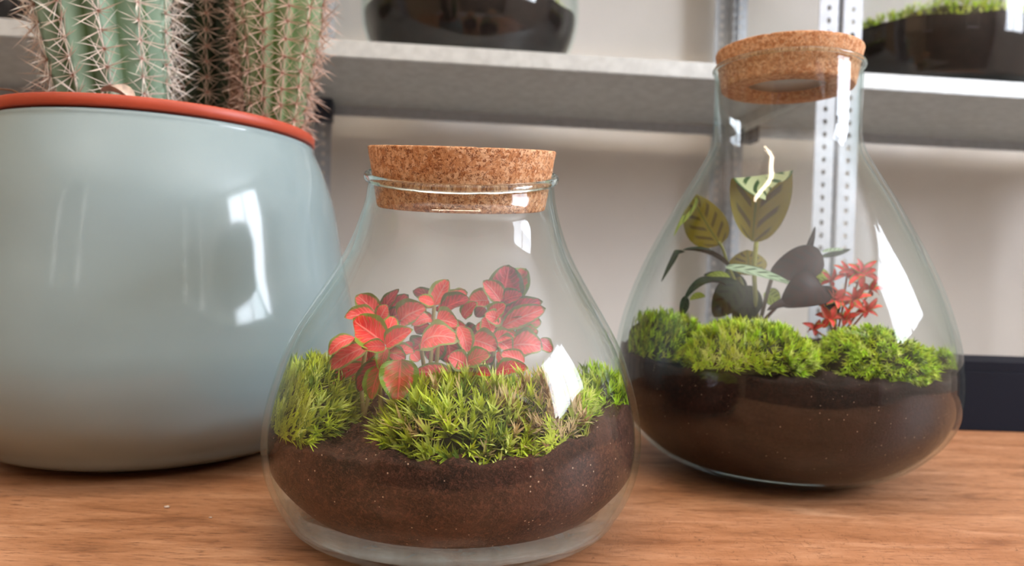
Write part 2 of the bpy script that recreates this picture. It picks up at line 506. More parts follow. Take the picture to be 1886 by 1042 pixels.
def wall_with_openings(name, P, u0, u1, z0, z1, holes, depth_vec, mat):
    """P(u) -> point on the wall line; holes = list of (u0,u1,z0,z1), all of one z range"""
    mb = MB(); cur = u0
    for h in sorted(holes):
        for (a, b, c, d) in ((cur, h[0], z0, z1), (h[0], h[1], z0, h[2]), (h[0], h[1], h[3], z1)):
            mb.box(P(a) + EZ * c, P(b) - P(a), depth_vec, EZ * (d - c))
        cur = h[1]
    mb.box(P(cur) + EZ * z0, P(u1) - P(cur), depth_vec, EZ * (z1 - z0))
    return structure(mb.build(name, mat, smooth=False))


slab('floor', room(LW - 1, REAR - 1, FLOOR - 0.4), EX * (RW - LW + 2), EY * (BACK - REAR + 2), EZ * 0.4, MAT['floor'])
slab('ceiling', room(LW - 1, REAR - 1, CEIL), EX * (RW - LW + 2), EY * (BACK - REAR + 2), EZ * 0.4, MAT['ceiling'])
slab('wall_back', room(LW, BACK, FLOOR), EX * (RW - LW), EY * 0.5, EZ * (CEIL - FLOOR), MAT['wall'])
slab('wall_left', room(LW - 0.5, REAR, FLOOR), EX * 0.5, EY * (BACK - REAR), EZ * (CEIL - FLOOR), MAT['side_wall'])
wall_with_openings('wall_right', lambda u: room(RW, u, 0), REAR, BACK, FLOOR, CEIL, [WIN_A], EX * 0.4, MAT['wall'])
wall_with_openings('wall_rear', lambda u: room(u, REAR, 0), LW, RW, FLOOR, CEIL, [], -EY * 0.4, MAT['rear_wall'])


def window(idx, P, U, Nn, w):
    a0, a1, z0, z1 = w; t = 0.28; mb = MB()
    for (a, b, c, d) in ((a0, a1, z0, z0 + t), (a0, a1, z1 - t, z1), (a0, a0 + t, z0 + t, z1 - t), (a1 - t, a1, z0 + t, z1 - t),
                         ((a0 + a1) / 2 - t / 3, (a0 + a1) / 2 + t / 3, z0 + t, z1 - t)):
        mb.box(P(a) + EZ * c + Nn * 0.1, U * (b - a), Nn * 0.2, EZ * (d - c))
    return structure(mb.build('window_%d' % idx, MAT['frame'], smooth=False))


window(1, lambda u: room(RW, u, 0), EY, EX, WIN_A)
for c, lb in zip(FILL_LIGHTS, ('added unseen fill lamp facing the ceiling behind the camera, left one', 'added unseen fill lamp facing the ceiling behind the camera, right one')):
    ul = thing('added_fill_lamp', lb, 'lamp', c)  # invented housing and rods around the added fill light
    MB().box(c + np.array([-1.4, -0.5, -0.3]), (2.8, 0, 0), (0, 1.0, 0), (0, 0, 0.28)).build('housing', MAT['frame'], ul, c, smooth=False)
    for sx in (-1.2, 1.2):
        MB().tube([c + np.array([sx, 0, -0.1]), (c[0] + sx, c[1], CEIL)], 0.03, 8).build('hanging_rod', MAT['frame'], ul, c + np.array([sx, 0, 0]))

# ceiling lamp, warm, above the table
lamp_o = room(-0.6, 1.2, CEIL - 0.5)
lamp = thing('ceiling_lamp', 'long warm white tube lamp fixed under the ceiling above the table', 'lamp', lamp_o)
mm, nt, out = newmat('lit_lamp_tube'); e = N(nt)('Emission', Color=(1.0, 0.80, 0.58, 1), Strength=30.0); nt.links.new(e.outputs[0], out.inputs[0])
MB().box(lamp_o + np.array([-2.8, -0.3, 0.0]), (5.6, 0, 0), (0, 0.6, 0), (0, 0, 0.5)).build('housing', MAT['frame'], lamp, lamp_o, smooth=False)
MB().tube([lamp_o + np.array([-2.7, 0, -0.12]), lamp_o + np.array([2.7, 0, -0.12])], 0.12, 16).build('tube', mm, lamp, lamp_o)

# ------------------------------------------------------------------ table
TX0, TX1, TY0, TY1 = -8.5, 7.0, 1.2, 5.75
t_org = ((TX0 + TX1) / 2, (TY0 + TY1) / 2, FLOOR)
table = thing('wooden_table', 'brown stained wooden table with worn horizontal grain under the jars and pot', 'table', t_org)
bevel(MB().box((TX0, TY0, -0.28), (TX1 - TX0, 0, 0), (0, TY1 - TY0, 0), (0, 0, 0.28)).build('tabletop', MAT['wood'], table, (TX0, TY0, 0), smooth=False), 0.02)
for (lx, ly) in ((TX0 + .2, TY0 + .2), (TX1 - .7, TY0 + .2), (TX0 + .2, TY1 - .7), (TX1 - .7, TY1 - .7)):
    MB().box((lx, ly, FLOOR), (0.5, 0, 0), (0, 0.5, 0), (0, 0, -0.28 - FLOOR)).build('leg', MAT['wood'], table, (lx, ly, FLOOR), smooth=False)

bo = np.array([2.4, 5.12, 0.0])
bx_ = thing('black_box', 'low navy-black box standing on the table behind the tall glass jar', 'box', bo)
bevel(MB().box(bo, (3.6, -0.02, 0), (0, 0.5, 0), (0, 0, 0.42)).build('body', MAT['black'], bx_, bo, smooth=False), 0.008)
bevel(MB().box(bo + (0, 0.0, 0.421), (3.6, -0.02, 0), (0, 0.5, 0), (0, 0, 0.065)).build('lid', MAT['black'], bx_, bo, smooth=False), 0.002)

# ------------------------------------------------------------------ steel shelving
SH_F, SH_D, SH_LIP = 7.10, 2.85, 0.165       # front line, depth, lip height
SH_Z = 3.005                                  # underside of the lips of the middle shelf
UNIT_X = (-1.61, 4.0)                         # middle unit along the shelf line, in room coordinates


def perforated(mb, O, U, W, z0, z1, pitch=0.128, hole=0.024, margin=None):
    """flat strip from O along U (width W) with a column of round holes up the middle"""
    n = int((z1 - z0) / pitch)
    Uw = U * W
    cx = 0.5
    for i in range(n):
        a = z0 + i * pitch; b = a + pitch
        sq = [(0, a), (.5, a), (1, a), (1, (a + b) / 2), (1, b), (.5, b), (0, b), (0, (a + b) / 2)]
        outer = [O + Uw * p + EZ * q for p, q in sq]
        ang = [math.radians(k) for k in (225, 270, 315, 0, 45, 90, 135, 180)]
        inner = [O + Uw * cx + U * hole * math.cos(t) + EZ * ((a + b) / 2 + hole * 1.25 * math.sin(t)) for t in ang]
        mb.add(outer + inner, [[k, (k + 1) % 8, 8 + (k + 1) % 8, 8 + k] for k in range(8)])


def shelf_unit(a0, a1, label):
    org = room((a0 + a1) / 2, SH_F + SH_D / 2, FLOOR)
    t = thing('shelving_unit', label, 'shelving', org, 'steel shelving units along the back wall')
    PW = 0.20
    for (a, sa) in ((a0, 1), (a1, -1)):
        for (b, sb) in ((SH_F, 1), (SH_F + SH_D, -1)):
            mb = MB(); c = room(a, b, 0)
            perforated(mb, c, EX * sa, PW, FLOOR, 9.0)
            perforated(mb, c, EY * sb, PW, FLOOR, 9.0)
            p = mb.build('post', MAT['post'], t, c + EZ * FLOOR, smooth=False)
            so = p.modifiers.new('thickness', 'SOLIDIFY'); so.thickness = 0.012 * S; so.offset = 0
    for z in (-3.6, -0.9, SH_Z, 6.4):
        mb = MB(); g = 0.03
        L = a1 - a0 - 2 * g; D = SH_D - 2 * g; th = 0.018
        o = room(a0 + g, SH_F + g, z)
        mb.box(o + EZ * (SH_LIP - th), EX * L, EY * D, EZ * th)
        mb.box(o, EX * L, EY * th, EZ * (SH_LIP - th))
        MB().box(o + EY * (D - 0.10), EX * L, EY * 0.06, EZ * 0.125).build('back_rail', MAT['post'], t, o + EY * (D - .1), smooth=False)
        mb.box(o, EX * th, EY * D, EZ * (SH_LIP - th)); mb.box(o + EX * (L - th), EX * th, EY * D, EZ * (SH_LIP - th))
        mb.box(o, EX * L, EY * 0.06, EZ * 0.012)
        mb.build('shelf_board', MAT['zinc'], t, o, smooth=False)
    cb = room(a0 + 0.03, SH_F + SH_D - 0.42, SH_Z - 0.12)
    MB().box(cb, EX * 0.22, EY * 0.25, EZ * 0.26).build('corner_bracket', MAT['clip'], t, cb, smooth=False)
    return t


UW = UNIT_X[1] - UNIT_X[0]
UNIT_LABELS = ('galvanised shelving unit at the left, seen behind the cactus',
               'galvanised shelving unit in the middle, behind the corked jars',
               'galvanised shelving unit at the far right, beside the tall jar neck')
for k, lb in zip((-1, 0, 1), UNIT_LABELS):
    shelf_unit(UNIT_X[0] + k * (UW + 0.06), UNIT_X[1] + k * (UW + 0.06), lb)


# ------------------------------------------------------------------ glass jars
def jar_shell(rad, zt, wall, base_th, bead):
    r, z = profile(rad, zt)
    outer = list(zip(r, z))
    i0 = np.searchsorted(z, base_th)
    inner = [(max(0.02, a - wall * (1 - .6 * min(1, max(0, (b / zt - .78) / .08)))), b) for a, b in zip(r[i0:], z[i0:])]
    ra, za = r[-1], z[-1]
    rim = [(ra + bead, za + bead * 0.3), (ra + bead * 1.1, za + bead * 1.2), (ra + bead * 0.4, za + bead * 2), (ra - wall * .2, za + bead * 1.9), (ra - wall * .4, za + bead * 0.8)]
    prof = [(0.0, 0.015), (r[0] * 0.8, 0.012)] + [(max(r[0], 0.01), 0.0)] + outer[1:] + rim + inner[::-1] + [(inner[0][0] * 0.6, inner[0][1] - 0.004), (0.0, inner[0][1] - 0.004)]
    return prof, (r, z)


J1C = (-0.209, 2.893); J1H = 1.374
J1R = [0.470, 0.590, 0.652, 0.702, 0.726, 0.722, 0.690, 0.642, 0.567, 0.500, 0.446, 0.410, 0.389, 0.371, 0.362]
J2C = (1.426, 3.906); J2H = 2.109
J2R = [0.38, 0.571, 0.718, 0.832, 0.862, 0.848, 0.795, 0.712, 0.605, 0.512, 0.425, 0.376, 0.371, 0.370, 0.368]


def sharpen(r, z):              # the tall jar: straight neck over a crisp shoulder
    k = z > 1.50
    r = r.copy(); r[k] = np.interp(z[k], [1.50, 1.57, 1.63, 1.68, 1.72, 2.109], [r[k][0], .456, .418, .387, .372, .370])
    for _ in range(6): r[1:-1] = (r[:-2] + 2 * r[1:-1] + r[2:]) / 4
    return r


def rin(rad, zt, off):
    r, z = profile(rad, zt)
    return lambda q: np.interp(q, z, r) - off


# front jar: its mouth dips towards the viewer
jar1 = thing('glass_jar', 'round bulbous clear glass jar in front holding red-leaved plants on moss', 'jar', (*J1C, 0))
prof, _ = jar_shell(J1R, J1H, 0.022, 0.06, 0.006)
v, f = lathe(prof, *J1C, n=128)


def dip1(v):
    w = np.clip((v[:, 2] - 1.17) / (1.374 - 1.17), 0, 1); w = w * w * (3 - 2 * w)
    v[:, 2] += w * (0.25 * (v[:, 1] - J1C[1]) - 0.016)
    return v


v = dip1(v)
mesh_obj('glass_wall', v, f, MAT['glass1'], jar1, (*J1C, 0))
jar2 = thing('glass_jar', 'tall clear glass jar with straight neck at right, holding striped leaves and moss', 'jar', (*J2C, 0))
prof, _ = jar_shell(J2R, J2H, 0.024, 0.06, 0.006)
v, f = lathe(prof, *J2C, n=128)
mesh_obj('glass_wall', v, f, MAT['glass2'], jar2, (*J2C, 0))


def solid_glass(name, bump, tint):
    m, nt, out = newmat(name); n = N(nt)
    tc = n('TexCoord').outputs['Object']
    mp = n('Mapping', Vector=tc); mp.inputs['Scale'].default_value = (1, 1, 5)
    nz = n('TexNoise', Vector=mp.outputs[0], Scale=30.0, Detail=3.0, Distortion=1.0).outputs[0]
    b = n('Bump', Strength=bump, Distance=0.003, Height=nz)
    g = n('BsdfGlass', Color=(*tint, 1), Roughness=0.02, IOR=1.45, Normal=b.outputs[0])
    nt.links.new(g.outputs[0], out.inputs[0])
    return m


MAT['bead'] = solid_glass('glass_rim_bead', 0.1, (0.93, 0.97, 0.96))


def ring(parent, C, R, z, a, b, warp=None):
    ph = np.linspace(0, 2 * np.pi, 14, endpoint=False)
    v, f = lathe([(R + a * math.cos(p), z + b * math.sin(p)) for p in ph], C[0], C[1], 160, closed=True)
    if warp: v = warp(v)
    mesh_obj('rim', v, f, MAT['bead'], parent, (*C, z))


ring(jar1, J1C, 0.368, 1.392, 0.0125, 0.017, dip1)
ring(jar2, J2C, 0.373, 2.124, 0.011, 0.011)


def cork(name, label, cx, cy, z0, z1, r0, r1, mat, tilt, recess, n=128):
    h = z1 - z0; b = 0.006
    prof = [(0.0, 0 if not recess else 0.05)]
    if recess:
        prof += [(r0 * 0.62, 0.05), (r0 * 0.64, 0.045), (r0 * 0.66, 0.0)]
    prof += [(r0 - b, 0.0), (r0 - b * .3, b * .3), (r0 + (r1 - r0) * b / h, b)]
    for k in range(1, 12):
        s = b / h + (1 - 2 * b / h) * k / 12
        prof.append((r0 + (r1 - r0) * s, h * s))
    prof += [(r1 - b * .2, h - b), (r1 - b * .5, h - b * .3), (r1 - b * 1.5, h), (r1 * 0.5, h), (0.0, h)]
    v, f = lathe(prof, 0, 0, n)
    # crumbled granules along the faces
    g = rng.normal(0, 0.0009, len(v)); rr = np.hypot(v[:, 0], v[:, 1]) + 1e-9
    nick = (np.sin(np.arctan2(v[:, 1], v[:, 0]) * 37) * np.sin(np.arctan2(v[:, 1], v[:, 0]) * 23 + 1) > 0.86) & (v[:, 2] > h * 0.97)
    v[:, 2] -= nick * 0.004
    v[:, 0] += g * v[:, 0] / rr; v[:, 1] += g * v[:, 1] / rr
    ct, st = math.cos(tilt), math.sin(tilt)
    y, z = v[:, 1].copy(), v[:, 2] - h / 2
    v[:, 1] = y * ct - z * st; v[:, 2] = y * st + z * ct + h / 2
    v += np.array([cx, cy, z0])
    return tag(mesh_obj(name, v, f, mat, None, (cx, cy, z0)), label, 'cork')


cork('cork_stopper', 'thick speckled cork stopper closing the front round jar', J1C[0], J1C[1], 1.252, 1.484, 0.329, 0.366, MAT['cork_fine'], math.radians(8.5), False)
c2 = cork('cork_stopper', 'smooth cork stopper with hollow underside in the tall jar neck', J2C[0], J2C[1], 2.018, 2.214, 0.333, 0.372, MAT['cork_soft'], 0, True)
v, f = lathe([(0, 2.058), (.205, 2.058), (.208, 2.062), (.205, 2.066), (0, 2.066)], *J2C, n=64)  # added disc whose grey paints the reflection inside the cork hollow
o = mesh_obj('recess_sheen_disc', v, f, simple('recess_sheen_grey', srgb(168, 160, 150), 0.35, metal=0.3), None, (J2C[0], J2C[1], 2.058))
o.parent = c2; o.location = (0, 0, (2.058 - 2.018) * S); o['label'] = 'added grey disc painting the reflection in the hollow underside'


# ------------------------------------------------------------------ soil
def soil(name, label, C, inner, hfun, zb, mat, n=160, base_inset=None, rough=0.006):
    cx, cy = C; ph = np.arange(n) * 2 * np.pi / n
    zt = np.full(n, 0.5)
    for _ in range(6):
        R = inner(zt); zt = np.array([hfun(cx + R[i] * math.cos(ph[i]), cy + R[i] * math.sin(ph[i])) for i in range(n)])
    rows = []
    K = 28
    for k in range(K + 1):
        s = k / K
        z = zb + (zt - zb) * s
        R = inner(z)
        if base_inset is not None: R = R - base_inset(z)
        R = np.maximum(R, 0.02)
        rows.append(np.stack([cx + R * np.cos(ph), cy + R * np.sin(ph), z], -1))
    R = inner(zt)
    T = 30
    for k in range(1, T):
        s = 1 - k / T
        x = cx + R * s * np.cos(ph); y = cy + R * s * np.sin(ph)
        z = np.array([hfun(a, b) for a, b in zip(x, y)]) + rng.normal(0, rough, n)
        rows.append(np.stack([x, y, z], -1))
    v = np.concatenate(rows + [np.array([[cx, cy, hfun(cx, cy)], [cx, cy, zb]])])
    nr = len(rows)
    f = [[i * n + j, i * n + (j + 1) % n, (i + 1) * n + (j + 1) % n, (i + 1) * n + j] for i in range(nr - 1) for j in range(n)]
    f += [[(nr - 1) * n + j, (nr - 1) * n + (j + 1) % n, nr * n] for j in range(n)]
    f += [[(j + 1) % n, j, nr * n + 1] for j in range(n)]
    o = mesh_obj(name, v, f, mat, None, (cx, cy, zb))
    return tag(o, label, 'soil', kind='stuff')


def G(x, y, cx, cy, sx, sy): return math.exp(-((x - cx) / sx) ** 2 - ((y - cy) / sy) ** 2)


def h1(x, y):
    dx, dy = x - J1C[0], y - J1C[1]
    return 0.43 + 0.10 * math.exp(-((dx / .5) ** 2 + (dy / .5) ** 2)) + 0.09 * (1 / (1 + math.exp(-(dx - 0.42) * 14))) + 0.04 * dy - 0.035 * (1 / (1 + math.exp((dx + .45) * 14))) \
        + 0.008 * math.sin(x * 31 + y * 17) + 0.006 * math.sin(x * 53 - y * 41)


def h2(x, y):
    dx, dy = x - J2C[0], y - J2C[1]
    return 0.60 + 0.09 * math.exp(-((dx / .6) ** 2 + (dy / .6) ** 2)) + 0.05 * dy - 0.01 * dx + 0.008 * math.sin(x * 29 + y * 13) + 0.006 * math.sin(x * 47 - y * 39)


in1 = rin(J1R, J1H, 0.026); in2 = rin(J2R, J2H, 0.027)
soil('potting_soil', 'brown peaty soil filling the lower half of the front round jar', J1C, in1, h1, 0.115, MAT['soil1'],
     base_inset=lambda z: 0.078 * np.clip((0.26 - z) / 0.16, 0, 1) ** 1.2)
soil('potting_soil', 'very dark soil filling the lower part of the tall jar', J2C, in2, h2, 0.07, MAT['soil2'],
     base_inset=lambda z: 0.02 * np.clip((0.2 - z) / 0.14, 0, 1))


# ------------------------------------------------------------------ moss cushions
def moss_clump(name, label, C, inner, ctr, rad, count, blade, palette, nb=13, keep_front=True, droop=0.0, seed=1):
    """cushion of star-shaped moss shoots over a low dome; pressed against the glass where it meets it"""
    r = np.random.default_rng(seed)
    ctr = np.asarray(ctr, float); rad = np.asarray(rad, float)
    org = ctr - np.array([0, 0, rad[2] * 0.6])
    t = thing(name, label, 'moss', org)

    def clampR(P, off=0.0):
        d = P[:, :2] - np.array(C); rr = np.hypot(d[:, 0], d[:, 1]) + 1e-9
        R = np.maximum(0.05, inner(P[:, 2]) - off)
        k = np.minimum(1, R / rr)
        P[:, 0] = C[0] + d[:, 0] * k; P[:, 1] = C[1] + d[:, 1] * k
        return P
    # under layer dome
    nu, nv = 40, 16
    th = np.arange(nu) * 2 * np.pi / nu; V = []
    for j in range(nv + 1):
        a = -0.35 + (math.pi / 2 + 0.35) * j / nv
        lump = 1 + 0.08 * np.sin(th * 3 + seed) + 0.06 * np.sin(th * 7 + a * 5 + seed)
        V.append(np.stack([ctr[0] + rad[0] * 0.93 * math.cos(a) * np.cos(th) * lump, ctr[1] + rad[1] * 0.93 * math.cos(a) * np.sin(th) * lump, ctr[2] + rad[2] * 0.9 * math.sin(a) * np.ones(nu)], -1))
    V = clampR(np.concatenate(V), 0.012)
    F = [[j * nu + i, j * nu + (i + 1) % nu, (j + 1) * nu + (i + 1) % nu, (j + 1) * nu + i] for j in range(nv) for i in range(nu)]
    mesh_obj('under_layer', V, F, MAT['mound'], t, org)
    # shoots
    Vs, Fs, Cs = [], [], []; n0 = 0
    for k in range(count):
        for _ in range(20):
            d = r.normal(size=3); d /= np.linalg.norm(d)
            if d[2] < -0.25: continue
            if keep_front and d[1] > 0.55: continue
            break
        th_ = math.atan2(d[1], d[0]); lump = 1 + 0.08 * math.sin(th_ * 3 + seed)
        P = ctr + rad * d * np.array([lump, lump, 1]) * r.uniform(0.9, 1.04)
        nrm = d / rad; nrm /= np.linalg.norm(nrm)
        nrm = nrm + np.array([0, 0, 0.6 - droop]); nrm /= np.linalg.norm(nrm)
        nrm = nrm + r.normal(0, 0.18, 3); nrm /= np.linalg.norm(nrm)
        a = np.cross(nrm, [0.3, 0.5, 0.81]); a /= np.linalg.norm(a); b = np.cross(nrm, a)
        pal = palette[r.choice(len(palette), p=[p[1] for p in palette])][0]
        base_c = np.array(pal) * r.uniform(0.75, 1.25)
        P0 = P - nrm * blade * 0.5
        for q in range(nb):
            ph = q * 2.39996 + r.uniform(-.3, .3); tilt = r.uniform(0.15, 1.15) * (0.35 + 0.65 * ((q % 5) / 4))
            L = blade * r.uniform(0.7, 1.35)
            D = nrm * math.cos(tilt) + (a * math.cos(ph) + b * math.sin(ph)) * math.sin(tilt)
            st = P0 + nrm * blade * 0.55 * (1 - (q % 5) / 5)
            side = np.cross(D, nrm + 1e-4); side /= np.linalg.norm(side) + 1e-9
            w = blade * 0.070 * r.uniform(0.8, 1.3)
            bend = (a * math.cos(ph) + b * math.sin(ph)) * L * 0.22 - np.array([0, 0, droop * L * 0.4])
            p1 = st + D * L * 0.5; p2 = st + D * L + bend
            Vs.append(np.stack([st - side * w * .6, st + side * w * .6, p1 - side * w, p1 + side * w, p2]))
            Fs += [[n0, n0 + 1, n0 + 3, n0 + 2], [n0 + 2, n0 + 3, n0 + 4]]; n0 += 5
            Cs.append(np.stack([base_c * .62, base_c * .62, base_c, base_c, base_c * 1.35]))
    Vs = clampR(np.concatenate(Vs), 0.004)
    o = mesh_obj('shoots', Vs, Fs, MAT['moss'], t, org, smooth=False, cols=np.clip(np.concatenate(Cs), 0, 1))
    o['kind'] = 'stuff'
    return t


YG = srgb(192, 206, 60); LG = srgb(214, 226, 120); OG = srgb(156, 166, 52); DG = srgb(104, 130, 38); TN = srgb(204, 178, 128); BG = srgb(178, 212, 50); BR = srgb(140, 104, 62)
PAL1 = [(YG, .34), (LG, .20), (OG, .24), (DG, .12), (TN, .10)]
PALT = [(TN, .45), (YG, .2), (OG, .2), (BR, .15)]
PAL2 = [(BG, .42), (YG, .25), (DG, .18), (LG, .15)]
PAL3 = [(DG, .45), (BG, .25), (OG, .30)]


def P1(px, py, d): return at(px, py, d)


moss_clump('moss_cushion', 'big yellow-green star moss cushion at the front of the round jar', J1C, in1, at(862, 812, 2.50), (0.27, 0.26, 0.20), 430, 0.062, PAL1, seed=3)
moss_clump('moss_cushion', 'moss cushion with tan dead tips, right of the big cushion in the round jar', J1C, in1, at(985, 790, 2.52), (0.16, 0.22, 0.165), 200, 0.055, PALT, seed=4)
moss_clump('moss_cushion', 'olive moss cushion against the left side of the front round jar', J1C, in1, at(572, 762, 2.66), (0.165, 0.28, 0.165), 300, 0.058, [(YG, .3), (OG, .4), (LG, .15), (DG, .15)], seed=5)
moss_clump('moss_cushion', 'small moss patch by the right wall of the front round jar', J1C, in1, at(1105, 742, 2.95), (0.14, 0.26, 0.12), 150, 0.05, PAL2, seed=6)
moss_clump('moss_cushion', 'pale moss tuft beneath the window reflection in the round jar', J1C, in1, at(1040, 770, 2.56), (0.085, 0.14, 0.12), 70, 0.058, [(LG, .5), (BG, .3), (OG, .2)], seed=7)

moss_clump('moss_cushion', 'dark green moss cushion at the left side of the tall jar', J2C, in2, at(1215, 640, 3.65), (0.22, 0.28, 0.16), 380, 0.040, PAL3, seed=8)
moss_clump('moss_cushion', 'bright green moss cushion in the middle front of the tall jar', J2C, in2, at(1375, 660, 3.38), (0.27, 0.24, 0.155), 520, 0.042, PAL2, seed=9)
moss_clump('moss_cushion', 'feathery green moss cushion at the right front of the tall jar', J2C, in2, at(1598, 684, 3.45), (0.25, 0.26, 0.195), 620, 0.038, PAL2 , droop=0.5, seed=10)
moss_clump('moss_cushion', 'small green moss tuft by the right wall of the tall jar', J2C, in2, at(1728, 690, 3.75), (0.10, 0.22, 0.12), 180, 0.040, [(BG, .5), (YG, .4), (OG, .1)], droop=0.5, seed=11)


# ------------------------------------------------------------------ leaves
CLAMP = None


def leaf(parent, org, base, tip, width, mat, name='leaf', arch=0.18, cup=0.15, face=(0, -1, 0.45), shape=0.75, ruffle=0.0, nu=16, nv=10, power=0.62):
    base, tip = np.asarray(base, float), np.asarray(tip, float)
    L = np.linalg.norm(tip - base); T = (tip - base) / L
    F = np.asarray(face, float); F = F - T * (F @ T)
    if np.linalg.norm(F) < 0.05: F = np.cross(T, [1, 0, 0])
    F /= np.linalg.norm(F); W = np.cross(T, F)
    ph = rng.uniform(0, 6)
    us = np.linspace(0, 1, nu + 1); vs = np.linspace(-1, 1, nv + 1)
    V, UV = [], []
    for u in us:
        c = base + T * L * u + F * (arch * L * 4 * u * (1 - u))
        hw = width / 2 * max(0.0, math.sin(math.pi * min(1, u ** shape))) ** power
        hw = max(hw, width * 0.02 if u < 0.5 else 0.0)
        for q in vs:
            z = cup * width * (q * q) * (hw / (width / 2 + 1e-9)) + ruffle * width * math.sin(u * 13 + ph + q * 2) * q * q
            V.append(c + W * hw * q + F * z); UV.append((u, q * .5 + .5))
    if CLAMP is not None:
        V = np.array(V); d = V[:, :2] - np.array(CLAMP[0]); rr = np.hypot(d[:, 0], d[:, 1]) + 1e-9
        V[:, :2] = np.array(CLAMP[0]) + d * np.minimum(1, (CLAMP[1](V[:, 2]) - .012) / rr)[:, None]
    n = nv + 1
    Fc = [[i * n + j, i * n + j + 1, (i + 1) * n + j + 1, (i + 1) * n + j] for i in range(nu) for j in range(nv)]
    return mesh_obj(name, V, Fc, mat, parent, org, uvs=UV)


def stem(parent, org, pts, rad, col, name='stem'):
    pts = np.asarray(pts, float)
    t = np.linspace(0, 1, 14); k = np.linspace(0, 1, len(pts))
    # smooth the path
    P = np.stack([np.interp(t, k, pts[:, i]) for i in range(3)], -1)
    for _ in range(3): P[1:-1] = (P[:-2] + P[1:-1] * 2 + P[2:]) / 4
    return MB().tube(P, rad, 8, c=col).build(name, MAT['tissue'], parent, org)


# --- red-leaved plants in the front jar (positions read off at 0.2783 px per zoom px)
def z1(x, y): return 580 + x * 0.2783, 470 + y * 0.2783


CLAMP = (J1C, in1)


def plant1(label, root_zoom, depth, leaves, stems):
    rx, ry = z1(*root_zoom); org = at(rx, ry, depth)
    org[2] = h1(org[0], org[1])
    t = thing('fittonia_plant', label, 'plant', org)
    for (bx, by, tx, ty, w, mat, dd, de, arch) in leaves:
        b = at(*z1(bx, by), depth + dd); e = at(*z1(tx, ty), depth + dd + de)
        wu = w * 1.3 * 0.2783 / FPX * (depth + dd)
        fx = rng.uniform(-0.3, 0.3)
        leaf(t, org, b, e, wu, MAT['fit_' + mat], arch=arch, cup=rng.uniform(0.08, 0.34), face=(fx, -1, rng.uniform(.3, .9)), shape=rng.uniform(.72, .92), ruffle=0.05)
    for k in range(12):          # smaller leaves filling the inside of the plant
        q = leaves[k % len(leaves)]
        cx_, cy_ = q[0] + rng.uniform(-70, 70), q[1] + rng.uniform(10, 120)
        a = rng.uniform(0, 2 * math.pi); ll = rng.uniform(70, 120)
        b = at(*z1(cx_, cy_), depth + q[6] + .07); e = at(*z1(cx_ + ll * math.cos(a), cy_ + ll * .8 * math.sin(a)), depth + q[6] + .07 + rng.uniform(-.05, .03))
        if b[2] < h1(b[0], b[1]) + .04: continue
        leaf(t, org, b, e, rng.uniform(60, 95) * 0.2783 / FPX * depth, MAT['fit_' + ('dark', 'pink', 'dark', 'green')[k % 4]], arch=.1, cup=rng.uniform(.1, .3), face=(rng.uniform(-.5, .5), -1, rng.uniform(.2, 1.2)))
    for (sx, sy, dd) in stems:
        p = at(*z1(sx, sy), depth + dd)
        stem(t, org, [org, org * 0.5 + p * 0.5 + np.array([rng.uniform(-.02, .02), 0, 0.01]), p], 0.0075, srgb(168, 150, 96))
    return t


plant1('bright red rosette plant leaning over the moss at the left of the round jar', (460, 900), 2.47, [
    (465, 590, 222, 415, 175, 'bright', 0, -.03, .10), (465, 590, 522, 400, 112, 'bright', .01, .03, .08), (470, 600, 652, 492, 108, 'bright', -.02, -.03, .10),
    (465, 605, 308, 612, 78, 'bright', -.02, -.05, .12), (470, 610, 430, 765, 72, 'green', .0, -.02, .1),
    (570, 690, 545, 975, 200, 'green', -.04, -.05, .06), (440, 730, 375, 965, 110, 'green', .02, -.02, .1), (420, 700, 285, 905, 100, 'dark', .06, 0, .1),
    (480, 640, 600, 690, 90, 'pink', .05, .02, .1), (450, 700, 470, 900, 90, 'dark', .06, .0, .1), (520, 640, 660, 640, 80, 'pink', .08, .03, .1),
], [(465, 600, 0.0), (560, 700, -.02)])
plant1('pink-red leafy plant at the far left edge of the round jar foliage', (330, 800), 2.62, [
    (265, 545, 88, 665, 95, 'pink', 0, -.02, .22), (350, 600, 75, 770, 120, 'pink', .0, .0, .12), (330, 720, 60, 870, 80, 'pink', .02, 0, .1), (330, 590, 150, 650, 90, 'dark', .04, 0, .1),
    (420, 400, 275, 262, 118, 'pink', .1, .02, .06), (430, 400, 556, 222, 80, 'dark', .12, .03, .06), (400, 400, 192, 412, 95, 'pink', .08, -.03, .1),
    (450, 420, 620, 262, 105, 'dark', .14, .03, .08), (430, 420, 480, 330, 90, 'pink', .1, -.02, .05), (440, 430, 330, 380, 80, 'dark', .13, 0, .05),
    (470, 440, 600, 380, 120, 'dark', .12, .0, .1), (420, 520, 330, 700, 110, 'dark', .08, 0, .1),
], [(425, 400, .1), (340, 600, .02)])
